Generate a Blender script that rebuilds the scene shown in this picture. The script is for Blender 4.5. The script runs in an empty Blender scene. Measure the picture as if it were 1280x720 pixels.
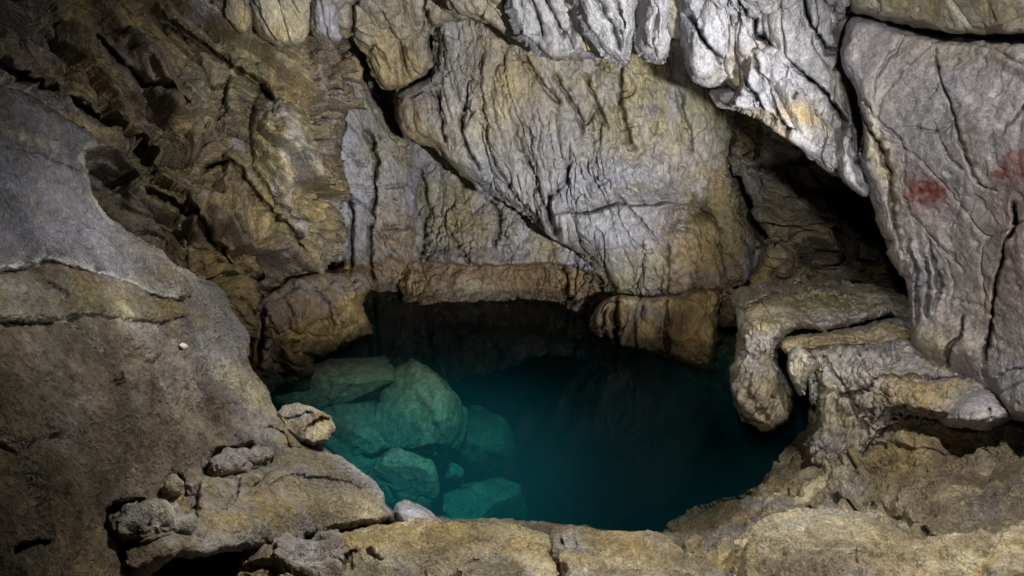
import bpy, math, time
import numpy as np

T0 = time.time()
STEP = 1.5            # spacing of the rock surface samples
F = 763.0             # focal length in photo pixels (1280 wide)
CAM_H = 3.2
PITCH = math.radians(18.0)
SP, CP = math.sin(PITCH), math.cos(PITCH)
rng = np.random.default_rng(7)
scene = bpy.context.scene
COL = scene.collection

# ------------------------------------------------------------------ noise
_perm = np.random.default_rng(3).permutation(256).astype(np.int32)
_perm = np.concatenate([_perm, _perm, _perm])
_g = np.random.default_rng(5).normal(size=(256, 3)); _g /= np.linalg.norm(_g, axis=1)[:, None]
_g = _g.astype(np.float32)
_r4 = np.random.default_rng(9).random((256, 7)).astype(np.float32)

def perlin(p):
    p = p.astype(np.float32)
    i = np.floor(p); f = p - i; i = i.astype(np.int32) & 255
    u = f * f * f * (f * (f * 6 - 15) + 10)
    out = 0
    for dx in (0, 1):
        hx = _perm[(i[:, 0] + dx) & 255]; wx = u[:, 0] if dx else 1 - u[:, 0]
        for dy in (0, 1):
            hy = _perm[hx + ((i[:, 1] + dy) & 255)]; wy = wx * (u[:, 1] if dy else 1 - u[:, 1])
            for dz in (0, 1):
                h = _perm[hy + ((i[:, 2] + dz) & 255)]
                g = _g[h]
                d = g[:, 0] * (f[:, 0] - dx) + g[:, 1] * (f[:, 1] - dy) + g[:, 2] * (f[:, 2] - dz)
                out = out + d * wy * (u[:, 2] if dz else 1 - u[:, 2])
    return out * 1.5

def fbm(p, o=4, gain=0.5, lac=2.07):
    a, s, t = 1.0, 0, 0
    q = p.copy()
    for k in range(o):
        s = s + a * perlin(q); t += a; a *= gain; q = q * lac + 17.3
    return s / t

def ridged(p, o=4, gain=0.5, lac=2.1):
    a, s, t = 1.0, 0, 0
    q = p.copy()
    for k in range(o):
        n = 1 - np.minimum(np.abs(perlin(q)) * 1.6, 1); s = s + a * n * n; t += a; a *= gain; q = q * lac + 31.7
    return s / t

def billow(p, o=2, gain=0.45, lac=2.1):          # round lobes parted by sharp creases
    a, s, t = 1.0, 0, 0
    q = p.copy()
    for k in range(o):
        s = s + a * np.sqrt(np.minimum(np.abs(perlin(q)) * 1.7, 1)); t += a; a *= gain; q = q * lac + 11.1
    return s / t

def cells(p, tilt=1.0):
    """broken rock: each cell is a tilted facet.  returns facet height, F2-F1"""
    p = p.astype(np.float32)
    i = np.floor(p).astype(np.int32)
    best = np.full(len(p), 9, np.float32); second = best.copy(); val = np.zeros(len(p), np.float32)
    for dx in (-1, 0, 1):
        for dy in (-1, 0, 1):
            for dz in (-1, 0, 1):
                c = i + (dx, dy, dz)
                h = _perm[_perm[_perm[c[:, 0] & 255] + (c[:, 1] & 255)] + (c[:, 2] & 255)]
                r = _r4[h]
                v = p - c - r[:, :3]
                d = (v * v).sum(1)
                f = (r[:, 3] - .5) + tilt * ((r[:, 4] - .5) * v[:, 0] + (r[:, 5] - .5) * v[:, 1] + (r[:, 6] - .5) * v[:, 2]) * 2
                n = d < best
                second = np.where(n, best, np.minimum(second, d))
                best = np.where(n, d, best); val = np.where(n, f, val)
    return val, np.sqrt(second) - np.sqrt(best)

def sstep(a, b, x):
    t = np.clip((x - a) / (b - a), 0, 1)
    return t * t * (3 - 2 * t)

def warp(p, amp, freq, seed=0.0):
    q = p * freq + seed
    return p + amp * np.stack([perlin(q), perlin(q + 41.2), perlin(q + 83.7)], 1)

# ------------------------------------------------------------------ camera rays: a traced point gets its own real distance
def ray(x, y):
    xn = (np.asarray(x, float) - 640) / F; yn = (360 - np.asarray(y, float)) / F
    return np.stack([xn, CP + SP * yn, CP * yn - SP], -1)

def at(x, y, Z):
    return ray(x, y) * np.asarray(Z, float)[..., None] + np.array([0, 0, CAM_H])

def W(x, y, z=0.0):                                # distance at which the ray reaches height z
    return (z - CAM_H) / float(ray(x, y)[2])

def tps(ctrl):
    c = np.array(ctrl, float); X = c[:, :2] / 200.0; n = len(c)
    d = np.linalg.norm(X[:, None] - X[None], axis=2)
    K = np.where(d > 0, d * d * np.log(d + 1e-9), 0) + np.eye(n) * 0.02
    P = np.concatenate([np.ones((n, 1)), X], 1)
    A = np.block([[K, P], [P.T, np.zeros((3, 3))]])
    w = np.linalg.solve(A, np.concatenate([c[:, 2], np.zeros(3)]))
    def f(x, y):
        q = np.stack([x, y], 1) / 200.0; s = w[n] + q @ w[n + 1:]
        for k in range(n):
            r = np.linalg.norm(q - X[k], axis=1); s += w[k] * r * r * np.log(r + 1e-9)
        return s
    return f

def seg_dist(px, py, pts, closed):
    pts = np.array(pts, float)
    a = pts; b = np.roll(pts, -1, 0)
    if not closed: a, b = a[:-1], b[:-1]
    best = np.full(px.shape, 1e9); nx = np.zeros_like(best); ny = np.zeros_like(best); side = np.zeros_like(best); tt = np.zeros_like(best)
    m = len(a)
    for k in range(m):
        ex, ey = b[k] - a[k]; L = ex * ex + ey * ey + 1e-9
        t = np.clip(((px - a[k, 0]) * ex + (py - a[k, 1]) * ey) / L, 0, 1)
        qx = a[k, 0] + t * ex; qy = a[k, 1] + t * ey
        d = np.hypot(px - qx, py - qy); u = d < best
        best = np.where(u, d, best); nx = np.where(u, qx, nx); ny = np.where(u, qy, ny)
        side = np.where(u, np.sign(ex * (py - a[k, 1]) - ey * (px - a[k, 0])), side); tt = np.where(u, (k + t) / m, tt)
    return best, nx, ny, side, tt

def inside(px, py, pts):
    pts = np.array(pts, float); r = np.zeros(px.shape, bool); j = len(pts) - 1
    for i in range(len(pts)):
        xi, yi = pts[i]; xj, yj = pts[j]
        if yi != yj:
            r ^= ((yi > py) != (yj > py)) & (px < (xj - xi) * (py - yi) / (yj - yi) + xi)
        j = i
    return r

def curve(pts, closed, n=5):
    """round a traced outline"""
    p = np.array(pts, float); m = len(p); out = []
    rngk = range(m if closed else m - 1)
    for k in rngk:
        p0 = p[(k - 1) % m] if closed or k > 0 else p[k]
        p1 = p[k]; p2 = p[(k + 1) % m]
        p3 = p[(k + 2) % m] if closed or k + 2 < m else p2
        for t in np.arange(n) / n:
            out.append(0.5 * (2 * p1 + (p2 - p0) * t + (2 * p0 - 5 * p1 + 4 * p2 - p3) * t * t + (3 * p1 - p0 - 3 * p2 + p3) * t ** 3))
    if not closed: out.append(p[-1])
    return np.array(out)

# ------------------------------------------------------------------ rock colours (dry base colours) and relief styles
C = dict(lilac=(.235, .23, .265), pale=(.31, .30, .305), grey=(.25, .24, .25), ochre=(.29, .22, .10), tan=(.265, .228, .16),
         brown=(.145, .107, .07), dark=(.075, .058, .045), olive=(.20, .18, .095), orange=(.235, .15, .048), mauve=(.155, .128, .12),
         red=(.17, .03, .025), cream=(.44, .39, .27), rust=(.155, .10, .045))
def lerp(a, b, t):
    return a + (np.asarray(b, float) - a) * t[:, None]

PAL = {
 'rugged': [('olive',), ('brown', .8, -.05, .2), ('mauve', .7, .1, .12), ('ochre', 1.5, .12, .12), ('dark', 1.2, .16, .12), ('grey', 2.0, .22, .1), ('cream', 2.6, .3, .08)],
 'flow':   [('tan',), ('ochre', .7, .0, .3), ('grey', .9, .05, .25), ('olive', 1.1, .15, .2), ('lilac', .8, .12, .2), ('pale', 2.2, .28, .15)],
 'drape':  [((.185, .18, .195),), ((.25, .24, .24), 1.5, .0, .3), ((.20, .175, .125), 1.2, .1, .18), ('ochre', 1.6, .3, .15), ((.15, .145, .145), 2.2, .15, .2)],
 'panel':  [((.285, .27, .295),), ((.31, .275, .25), .9, -.02, .25), ('pale', 1.6, .15, .25), ('grey', 2.3, .2, .2)],
 'slab':   [('tan',), ('brown', .9, .0, .25), ('ochre', 1.4, .1, .2), ('grey', 1.8, .12, .2), ('dark', 2.4, .25, .2), ('cream', 3.0, .33, .12)],
 'floor':  [('tan',), ('ochre', 1.1, .05, .25), ('brown', 1.5, .08, .25), ('cream', 2.6, .2, .2), ('grey', 2.0, .2, .2)],
 'stained':[('rust',), ('orange', 1.4, .1, .25), ('brown', 1.2, .05, .25), ('mauve', 1.8, .18, .2), ('ochre', 2.2, .25, .15)],
 'stone':  [('tan',), ('grey', 2.5, .0, .25), ('cream', 5, .12, .2), ('brown', 4, .15, .2)],
 'bed':    [((.22, .22, .15),), ('olive', 1.0, .1, .3), ('brown', 1.6, .15, .25), ('tan', 2.2, .2, .15)],
}
def colour(P, style, seed):
    pal = PAL[style]
    c = np.tile(np.array(C[pal[0][0]] if isinstance(pal[0][0], str) else pal[0][0]), (len(P), 1))
    wp = warp(P, .25, 1.5, seed)
    for k, (nm, fr, th, so) in enumerate(pal[1:]):
        c = lerp(c, C[nm] if isinstance(nm, str) else nm, .9 * sstep(th - so, th + so, fbm(wp * fr * np.array([1, 1, .7]) + seed * 3 + k * 9.7, 4, .6)))
    c *= (1 + .22 * fbm(P * 9 + seed, 3, .65))[:, None]
    return c

def axes(P, d, along):
    """squeeze space along unit vector d so that noise runs in streaks of that direction"""
    d = np.array(d, float); d /= np.linalg.norm(d)
    t = P @ d
    return P - np.outer(t * (1 - along), d)

def relief(P, style, seed, s):
    """height in metres outwards"""
    if style == 'rugged':
        w = warp(warp(P, .35, .8, seed), .12, 2.7, seed + 5)
        q = axes(w, (.72, .15, -.68), .5)
        up = w @ np.array([.66, -.1, .74])
        m = sstep(-.25, .25, fbm(P * .7 + seed + 3, 2))
        def layers(t, k):
            i = np.floor(t); fr = t - i
            a = _r4[(i.astype(np.int32) * 37 + k) & 255, 3]
            return (1 - fr) ** 1.2 * sstep(0, .12, fr) * (.35 + a)
        t1 = up * 1.15 + .55 * fbm(q * 1.1 + seed, 3); t2 = up * 3.6 + .9 * fbm(q * 2.3 + seed + 7, 3)
        v, e = cells(q * 1.25 + seed, 1.4); v2, e2 = cells(q * 3.3 + seed, 1.4); v3, e3 = cells(w * 8.5 + seed, 1.2)
        return (.34 * (layers(t1, 3) - .4) + .12 * (.4 + m) * (layers(t2, 9) - .4) + .24 * v + .13 * v2 + .04 * v3
                - .08 * np.exp(-(e / .06) ** 2) - .05 * np.exp(-(e2 / .07) ** 2) + .05 * fbm(q * 6, 4, .62)) * s
    if style == 'flow':
        rg = .45 + .9 * sstep(-.25, .3, fbm(P * .75 + seed + 90, 2))
        q = warp(axes(P, (.12, .1, -1), .3), .16, 1.6, seed)
        q2 = warp(axes(P, (.2, .1, -1), .45), .10, 3.2, seed)
        m = sstep(-.15, .3, fbm(P * .8 + seed + 5, 2))
        return (.12 * (billow(q * 2.1 + seed, 1) - .6) + .085 * m * (billow(q2 * 4.4 + seed, 2) - .6) + .14 * fbm(P * .9 + seed, 3)
                - rg * .14 * np.exp(-(perlin(warp(axes(P, (.3, .1, -1), .3), .2, 2.2, seed + 3) * 2.9 + seed) / .035) ** 2) * sstep(-.25, .15, perlin(P * 1.9 + seed + 20))
                - rg * .085 * np.exp(-(perlin(q2 * 6 + seed + 8) / .06) ** 2) * sstep(-.1, .2, perlin(P * 2.6 + seed + 50))
                - rg * .075 * np.exp(-(perlin(warp(axes(P, (.25, .1, -1), .32), .1, 4, seed + 9) * 8.5 + seed) / .07) ** 2) * sstep(-.1, .25, fbm(P * 1.5 + seed + 70, 2))
                - rg * .03 * np.exp(-(perlin(warp(axes(P, (.3, .1, -1), .22), .08, 5, seed + 19) * 14 + seed) / .10) ** 2) + rg * .045 * fbm(P * 6, 5, .64) + rg * .025 * (billow(q2 * 11, 2) - .6)) * s
    if style == 'drape':
        q = warp(axes(P, (.35, .1, -1), .3), .14, 1.8, seed)
        q2 = warp(axes(P, (.45, .1, -1), .4), .08, 4, seed)
        v, e = cells(q * 1.7 + seed)
        return (.15 * (billow(q * 2.2 + seed, 1) - .6) + .05 * (billow(q2 * 5.5 + seed, 2) - .6) + .06 * v - .06 * np.exp(-(e / .06) ** 2)
                - .07 * np.exp(-(perlin(q * 3.1 + seed + 30) / .03) ** 2) * sstep(-.25, .15, perlin(P * 1.9 + seed + 20))
                + .03 * fbm(P * 7, 5, .6)) * s
    if style == 'panel':
        q = warp(P, .2, 1.3, seed)
        v, e = cells(q * .9 + seed, .7)
        return (.08 * fbm(q * 1.2 + seed, 3) + .02 * v - .02 * np.exp(-(e / .014) ** 2) + .018 * fbm(P * 7, 4, .66) - .012 * sstep(.25, .5, perlin(P * 14))
                + .012 * (billow(axes(q, (0, .1, -1), .35) * 5, 1) - .6)) * s
    if style == 'slab':
        q = warp(axes(P, (.75, .5, -.55), .3), .18, 1.1, seed)
        v, e = cells(warp(P, .2, 1.5, seed) * 1.6 + seed)
        m = sstep(.0, .4, fbm(P * 1.0 + seed, 2))
        return (.13 * fbm(P * 1.05 + seed, 3) + .045 * (billow(q * 2.2 + seed, 2) - .6) + .025 * (billow(q * 6 + seed, 1) - .6) + .05 * m * v - .05 * np.exp(-(e / .05) ** 2) * m
                + .030 * fbm(P * 5.5, 3, .5) - .02 * sstep(.12, .5, perlin(P * 12)) + .022 * fbm(P * 19, 2, .7)) * s
    if style == 'floor':
        q = warp(axes(P, (.85, .5, .1), .3), .25, 1.1, seed)
        up = P[:, 2] * 5 + P[:, 0] * .8 + 1.5 * fbm(q * 1.5 + seed + 2, 3); i = np.floor(up); fr = up - i
        lay = fr ** .8 * sstep(1, .86, fr) * (.3 + _r4[(i.astype(np.int32) * 29) & 255, 2])
        v, e = cells(warp(P, .15, 2, seed) * 2.0 + seed); m = sstep(.05, .4, fbm(P * 1.1 + seed + 8, 2))
        return (.15 * fbm(P * 1.1 + seed, 3) + .085 * (lay - .4) + .04 * (billow(q * 3 + seed, 2) - .6) + m * (.06 * v - .04 * np.exp(-(e / .05) ** 2))
                + .035 * fbm(P * 5, 3, .5) - .022 * sstep(.12, .5, perlin(P * 12 + 4)) + .024 * fbm(P * 19, 2, .7)) * s
    if style == 'stone':
        q = warp(P, .05, 4, seed)
        v, e = cells(q * 4 + seed, 1.3); v2, e2 = cells(q * 9 + seed, 1.3)
        return (.10 * v + .05 * v2 - .03 * np.exp(-(e / .06) ** 2) + .05 * fbm(P * 7, 4, .65) + .012 * fbm(P * 22, 2)) * s
    if style == 'stained':
        q = warp(axes(P, (.05, .1, -1), .45), .15, 2, seed)
        v, e = cells(warp(P, .1, 3, seed) * 2.4 + seed)
        return (.09 * (billow(q * 3 + seed, 2) - .6) + .07 * v - .05 * np.exp(-(e / .08) ** 2) + .04 * fbm(P * 5, 4, .6)) * s
    if style == 'bed':
        v, e = cells(warp(P, .15, 2, seed) * 1.6 + seed, 1.2); v2, e2 = cells(P * 4.5 + seed, 1.2)
        return (.2 * fbm(P * .9 + seed, 4) + .12 * v - .06 * np.exp(-(e / .08) ** 2) + .05 * v2 + .03 * fbm(P * 7, 4, .6)) * s

# ------------------------------------------------------------------ materials
def new_mat(name):
    m = bpy.data.materials.new(name); m.use_nodes = True
    nt = m.node_tree; nt.nodes.clear()
    return m, nt
def N(nt, t, **kw):
    n = nt.nodes.new(t)
    for k, v in kw.items(): setattr(n, k, v)
    return n

def rock_material(name, rough=.62, spec=.35, grain=1.0, fine=26.0, stretch=(1, 1, 1)):
    m, nt = new_mat(name); L = nt.links.new
    out = N(nt, 'ShaderNodeOutputMaterial'); b = N(nt, 'ShaderNodeBsdfPrincipled'); L(b.outputs[0], out.inputs[0])
    at_ = N(nt, 'ShaderNodeAttribute', attribute_name='rock_colour')
    g = N(nt, 'ShaderNodeNewGeometry')
    mp = N(nt, 'ShaderNodeMapping'); mp.inputs['Scale'].default_value = stretch; L(g.outputs['Position'], mp.inputs[0])
    def noise(scale, det, rgh, dist=0.):
        n = N(nt, 'ShaderNodeTexNoise'); n.inputs['Scale'].default_value = scale; n.inputs['Detail'].default_value = det
        n.inputs['Roughness'].default_value = rgh; n.inputs['Distortion'].default_value = dist; L(mp.outputs[0], n.inputs['Vector']); return n
    n1 = noise(fine, 6, .68, .6); n2 = noise(fine * 4.3, 4, .6); n3 = noise(7, 5, .6, .8)
    def ramp(n, a, b_, lo, hi):
        r = N(nt, 'ShaderNodeMapRange'); r.inputs[1].default_value = a; r.inputs[2].default_value = b_
        r.inputs[3].default_value = lo; r.inputs[4].default_value = hi; L(n.outputs[0], r.inputs[0]); return r
    r1 = ramp(n1, .3, .7, .55, 1.45); r2 = ramp(n2, .3, .7, .62, 1.38); r3 = ramp(n3, .3, .7, .72, 1.28)
    mu = N(nt, 'ShaderNodeMath', operation='MULTIPLY'); L(r1.outputs[0], mu.inputs[0]); L(r2.outputs[0], mu.inputs[1])
    mu2 = N(nt, 'ShaderNodeMath', operation='MULTIPLY'); L(mu.outputs[0], mu2.inputs[0]); L(r3.outputs[0], mu2.inputs[1])
    vm = N(nt, 'ShaderNodeVectorMath', operation='SCALE'); L(at_.outputs['Color'], vm.inputs[0]); L(mu2.outputs[0], vm.inputs['Scale'])
    L(vm.outputs[0], b.inputs['Base Color'])
    rr = ramp(n3, .3, .7, max(.2, rough - .26), rough + .16); L(rr.outputs[0], b.inputs['Roughness'])
    b.inputs['Specular IOR Level'].default_value = spec
    vo = N(nt, 'ShaderNodeTexVoronoi', feature='F1'); vo.inputs['Scale'].default_value = fine * 1.5; L(mp.outputs[0], vo.inputs['Vector'])
    a1 = N(nt, 'ShaderNodeMath', operation='MULTIPLY_ADD'); L(vo.outputs['Distance'], a1.inputs[0]); a1.inputs[1].default_value = .35; L(n1.outputs[0], a1.inputs[2])
    a2 = N(nt, 'ShaderNodeMath', operation='MULTIPLY_ADD'); L(n2.outputs[0], a2.inputs[0]); a2.inputs[1].default_value = .3; L(a1.outputs[0], a2.inputs[2])
    n4 = noise(1.4, 2, .5); r4 = ramp(n4, .35, .65, .5 * grain, 1.1 * grain)
    bp = N(nt, 'ShaderNodeBump'); L(r4.outputs[0], bp.inputs['Strength']); bp.inputs['Distance'].default_value = .04
    L(a2.outputs[0], bp.inputs['Height']); L(bp.outputs[0], b.inputs['Normal'])
    return m

M = {
 'rugged': rock_material('broken_limestone', .5, .5, 1.2, 18),
 'flow': rock_material('flowstone', .45, .5, .9, 20, (1, 1, .5)),
 'drape': rock_material('pale_flowstone', .55, .4, .7, 24, (1, 1, .6)),
 'panel': rock_material('smooth_calcite', .55, .35, .4, 22),
 'slab': rock_material('gritty_limestone', .5, .55, 1.5, 30),
 'floor': rock_material('gritty_floor_rock', .48, .6, 1.4, 28),
 'stone': rock_material('weathered_stone', .6, .4, 1.3, 34),
 'stained': rock_material('stained_rock', .45, .45, .9, 20, (1, 1, .5)),
 'bed': rock_material('pool_bed_rock', .8, .2, .8, 12),
}

def link_mesh(name, verts, faces, style, col, parent=None):
    me = bpy.data.meshes.new(name)
    me.vertices.add(len(verts)); me.vertices.foreach_set('co', np.ascontiguousarray(verts, np.float32).ravel())
    k = faces.shape[1]
    me.loops.add(faces.size); me.loops.foreach_set('vertex_index', faces.astype(np.int32).ravel())
    me.polygons.add(len(faces)); me.polygons.foreach_set('loop_start', np.arange(0, faces.size, k, dtype=np.int32))
    me.polygons.foreach_set('use_smooth', np.ones(len(faces), bool))
    me.update(calc_edges=True); me.validate()
    a = me.attributes.new('rock_colour', 'FLOAT_COLOR', 'POINT')
    a.data.foreach_set('color', np.concatenate([np.clip(col, 0.01, .8), np.ones((len(col), 1))], 1).astype(np.float32).ravel())
    me.materials.append(M[style])
    o = bpy.data.objects.new(name, me); COL.objects.link(o)
    if parent: o.parent = parent
    return o

def tag(o, label=None, cat=None, group=None, kind=None):
    if label: o['label'] = label
    if cat: o['category'] = cat
    if group: o['group'] = group
    if kind: o['kind'] = kind
    return o

TINT_WATERLINE = .56
SURF = {}
def rock(name, outline, ctrl, style, feats=(), tints=(), rnd=(12, .15), margin=34, back=1.6, s=1.0, seed=0.0, edge=3.0, parent=None, step=None, stain=0.0, under=.15, pal=None, sharp=False):
    """one rock mass: a surface through traced points at their real distances, rounded and carried back behind its outline"""
    st = step or STEP
    out = curve(outline, True, 1 if sharp else 4)
    x0, y0 = out.min(0) - margin; x1, y1 = out.max(0) + margin
    x0, x1 = max(x0, -270), min(x1, 1700); y0, y1 = max(y0, -150), min(y1, 880)
    nx, ny = int((x1 - x0) / st) + 2, int((y1 - y0) / st) + 2
    gx, gy = np.meshgrid(np.linspace(x0, x1, nx), np.linspace(y0, y1, ny))
    px, py = gx.ravel(), gy.ravel()
    # ragged outline
    q = np.stack([px, py, np.full_like(px, seed * 13.7)], 1)
    jx = edge * (fbm(q / 26, 3, .6) * 1.6); jy = edge * (fbm(q / 26 + 50, 3, .6) * 1.6)
    d, bx, by, sd, tt = seg_dist(px + jx, py + jy, out, True)
    ins = inside(px + jx, py + jy, out)
    sdist = np.where(ins, d, -d)
    bx, by = bx - jx, by - jy
    o = np.maximum(-sdist, 0)
    # keep only what is needed: everything within the margin
    keep = o < margin
    ux = np.where(ins, px, bx + (bx - px) * under); uy = np.where(ins, py, by + (by - py) * under)
    Zf = SURF[seed] = tps(ctrl)
    Z = Zf(ux, uy)
    t = np.clip(sdist / rnd[0], 0, 1)
    Z += rnd[1] * (1 - t) ** 2.3
    fold = np.where(ins, 0, back * ((o / margin) ** 1.4 * .9 + o / margin * .1))
    Zn = Z + .3 * fold
    Z += fold
    Zb = Z.copy()
    jf = 2.2 * fbm(q / 14 + 9, 3, .6) * 2; jf2 = 2.2 * fbm(q / 14 + 77, 3, .6) * 2
    fx, fy = px + jf, py + jf2
    wn = .75 + .9 * fbm(q / 22 + 33, 2)
    for f in feats:
        if f[0] == 'crack':
            _, pts, w, dep = f
            dd, _, _, _, tl = seg_dist(fx, fy, curve(pts, False, 4), False)
            tap = np.minimum(1, np.minimum(tl, 1 - tl) * 7 + .25)
            Z += np.where(ins, dep * np.exp(-(dd / (w * np.maximum(wn, .3))) ** 2) * tap, 0)
        elif f[0] == 'step':
            _, pts, off, fall = f                   # right-hand side of the line (as drawn) set back by off
            dd, _, _, sg, tl = seg_dist(fx, fy, curve(pts, False, 4), False)
            sdd = dd * sg
            tap = np.clip(np.minimum(tl, 1 - tl) * 6, 0, 1)
            Z += np.where(ins, off * sstep(-1.5, 2.5, sdd) * np.exp(-np.maximum(sdd, 0) / fall) * tap, 0)
        elif f[0] == 'bump':
            _, cx, cy, rx, ry, an, h = f[:7]
            a = math.radians(an); ux_, uy_ = fx - cx, fy - cy
            e = ((ux_ * math.cos(a) + uy_ * math.sin(a)) / rx) ** 2 + ((-ux_ * math.sin(a) + uy_ * math.cos(a)) / ry) ** 2
            Z -= np.where(ins, h * (np.exp(-e * 1.2) if len(f) > 7 else np.sqrt(np.maximum(1 - e, 0))), 0)
    P = at(ux, uy, Z)
    G = at(ux, uy, Zb).reshape(ny, nx, 3)
    du = np.gradient(G, axis=1); dv = np.gradient(G, axis=0)
    n = np.cross(dv, du).reshape(-1, 3)
    n /= np.linalg.norm(n, axis=1)[:, None] + 1e-9
    view = P - np.array([0, 0, CAM_H])
    n *= np.where((n * view).sum(1) > 0, -1, 1)[:, None]
    # outside the outline the surface has turned away from the eye
    Pn = at(ux, uy, Zn)
    h = relief(Pn, style, seed, s)
    P2 = P + n * h[:, None] * np.where(ins, .45 + .55 * sstep(0, 9, sdist), .45 * np.exp(-o / 12))[:, None]
    c = colour(Pn, pal or style, seed)
    wet = sstep(.20, .10, P[:, 2] + .05 * fbm(P * 4, 2)) if stain >= 0 else 0
    if stain > 0:
        zz = P[:, 2] + .06 * fbm(P * 2.5, 3) 
        m = stain * sstep(TINT_WATERLINE + .05, TINT_WATERLINE - .04, zz)
        c = lerp(c, C['rust'], .75 * m); c = lerp(c, C['orange'], .6 * m * sstep(-.1, .3, fbm(axes(P, (0, 0, 1), .3) * 3 + 4, 3)))
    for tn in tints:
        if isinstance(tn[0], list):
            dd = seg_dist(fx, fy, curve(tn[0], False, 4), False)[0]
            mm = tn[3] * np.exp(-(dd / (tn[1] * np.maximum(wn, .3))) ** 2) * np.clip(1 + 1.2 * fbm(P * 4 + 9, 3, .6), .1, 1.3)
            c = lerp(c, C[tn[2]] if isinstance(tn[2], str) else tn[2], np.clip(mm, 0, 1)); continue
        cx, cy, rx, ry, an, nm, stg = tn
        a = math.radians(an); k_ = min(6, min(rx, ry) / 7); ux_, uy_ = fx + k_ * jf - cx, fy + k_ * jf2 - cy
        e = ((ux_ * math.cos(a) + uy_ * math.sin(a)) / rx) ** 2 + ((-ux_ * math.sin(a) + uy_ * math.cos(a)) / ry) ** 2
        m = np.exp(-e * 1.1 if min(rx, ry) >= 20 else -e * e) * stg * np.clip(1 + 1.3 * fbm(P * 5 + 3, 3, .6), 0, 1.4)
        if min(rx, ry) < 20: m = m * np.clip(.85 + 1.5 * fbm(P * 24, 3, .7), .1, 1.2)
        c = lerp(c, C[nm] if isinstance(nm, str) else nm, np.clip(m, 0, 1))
    c *= ((1 + .1 * fbm(Pn * 20, 2)) * (1 - .55 * wet))[:, None]
    idx = np.arange(nx * ny).reshape(ny, nx)
    faces = np.stack([idx[:-1, :-1], idx[1:, :-1], idx[1:, 1:], idx[:-1, 1:]], -1).reshape(-1, 4)
    faces = faces[keep[faces].all(1)]
    used = np.zeros(nx * ny, bool); used[faces] = True
    remap = np.cumsum(used) - 1
    return link_mesh(name, P2[used], remap[faces], style, c[used], parent)

def ico(n):
    import bmesh
    bm = bmesh.new(); bmesh.ops.create_icosphere(bm, subdivisions=n, radius=1)
    v = np.array([x.co for x in bm.verts]); f = np.array([[x.index for x in p.verts] for p in bm.faces]); bm.free()
    return v, f
_ICO = {}
def boulder(name, x, y, z, size, rot, style, seed, sub=6, Z=None, facet=.5, s=1.0, pal=None, parent=None):
    """a loose rock: a full solid, cut by random planes, then weathered.  (x, y) its traced centre, z its height"""
    if sub not in _ICO: _ICO[sub] = ico(sub)
    v, f = _ICO[sub]
    v = v.copy(); r = np.random.default_rng(int(seed * 100) + 1)
    for k in range(11):
        d = r.normal(size=3); d /= np.linalg.norm(d); h = 1 - facet * r.uniform(.25, .75)
        t = v @ d; v -= np.outer(np.maximum(t - h, 0) * .92, d)
    v *= np.array(size)
    ca, sa = math.cos(math.radians(rot)), math.sin(math.radians(rot))
    v = v @ np.array([[ca, sa, 0], [-sa, ca, 0], [0, 0, 1]])
    c = at(x, y, Z if Z else W(x, y, z))
    P = v + c
    n = v / np.linalg.norm(v, axis=1)[:, None]
    sc = min(1.0, max(size) / .5)
    P2 = P + n * (relief(P / sc, style, seed, s) * sc)[:, None]
    return link_mesh(name, P2, f, style, colour(P, pal or style, seed), parent)

# ================================================================== THE CAVE
# ---- left broken wall
o = rock('cave_wall', [(-260, -150), (300, -150), (420, -150), (428, 40), (442, 90), (432, 130), (426, 190), (428, 245), (416, 300), (402, 335), (385, 352), (380, 480), (330, 560), (-260, 560)],
    [(-100, -100, 5.2), (0, 0, 5.7), (150, 0, 6.5), (300, 0, 7.2), (440, 40, 8.0), (0, 200, 5.5), (120, 200, 6.2), (250, 150, 7.0), (350, 150, 7.4), (425, 200, 8.0), (200, 320, 6.5), (300, 300, 7.0), (400, 300, 7.9), (370, 400, 7.5), (300, 470, 7.1), (250, 550, 6.8), (-100, 500, 5.5)],
    'rugged', [('bump', 372, 190, 52, 92, -22, .45), ('bump', 120, 60, 130, 40, 28, .35, 1), ('bump', 230, 160, 120, 26, 40, .3, 1), ('bump', 60, 100, 120, 22, 30, .25, 1),
               ('crack', [(190, 0), (270, 60), (330, 105), (345, 130)], 6, .5), ('crack', [(130, 230), (190, 240), (250, 280), (300, 330)], 4, .35),
               ('crack', [(0, 75), (80, 120), (150, 165), (190, 210)], 8, .5), ('crack', [(120, 40), (170, 90), (230, 140)], 5, .35), ('crack', [(330, 340), (320, 400), (312, 450)], 4, .3),
               ('crack', [(255, 205), (280, 195), (330, 250), (375, 320)], 4, .3)],
    [(380, 250, 40, 60, 0, 'ochre', .6), (250, 210, 50, 40, 0, 'ochre', .5), (200, 90, 80, 50, 30, 'mauve', .7), (330, 400, 80, 80, 0, 'rust', .5), (365, 180, 16, 60, -22, 'grey', .6), (80, 30, 140, 30, 25, 'dark', .6), (125, 255, 40, 60, -20, 'dark', .8), (60, 110, 120, 20, 32, 'dark', .7)], rnd=(26, .35), back=2.4, seed=1.3, stain=.6)  # dark tint behind the slab edge paints shade into the wall colour
tag(o, 'brown broken limestone wall with slanting layers rising left of the pool', 'rock wall', kind='thing')

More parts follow.
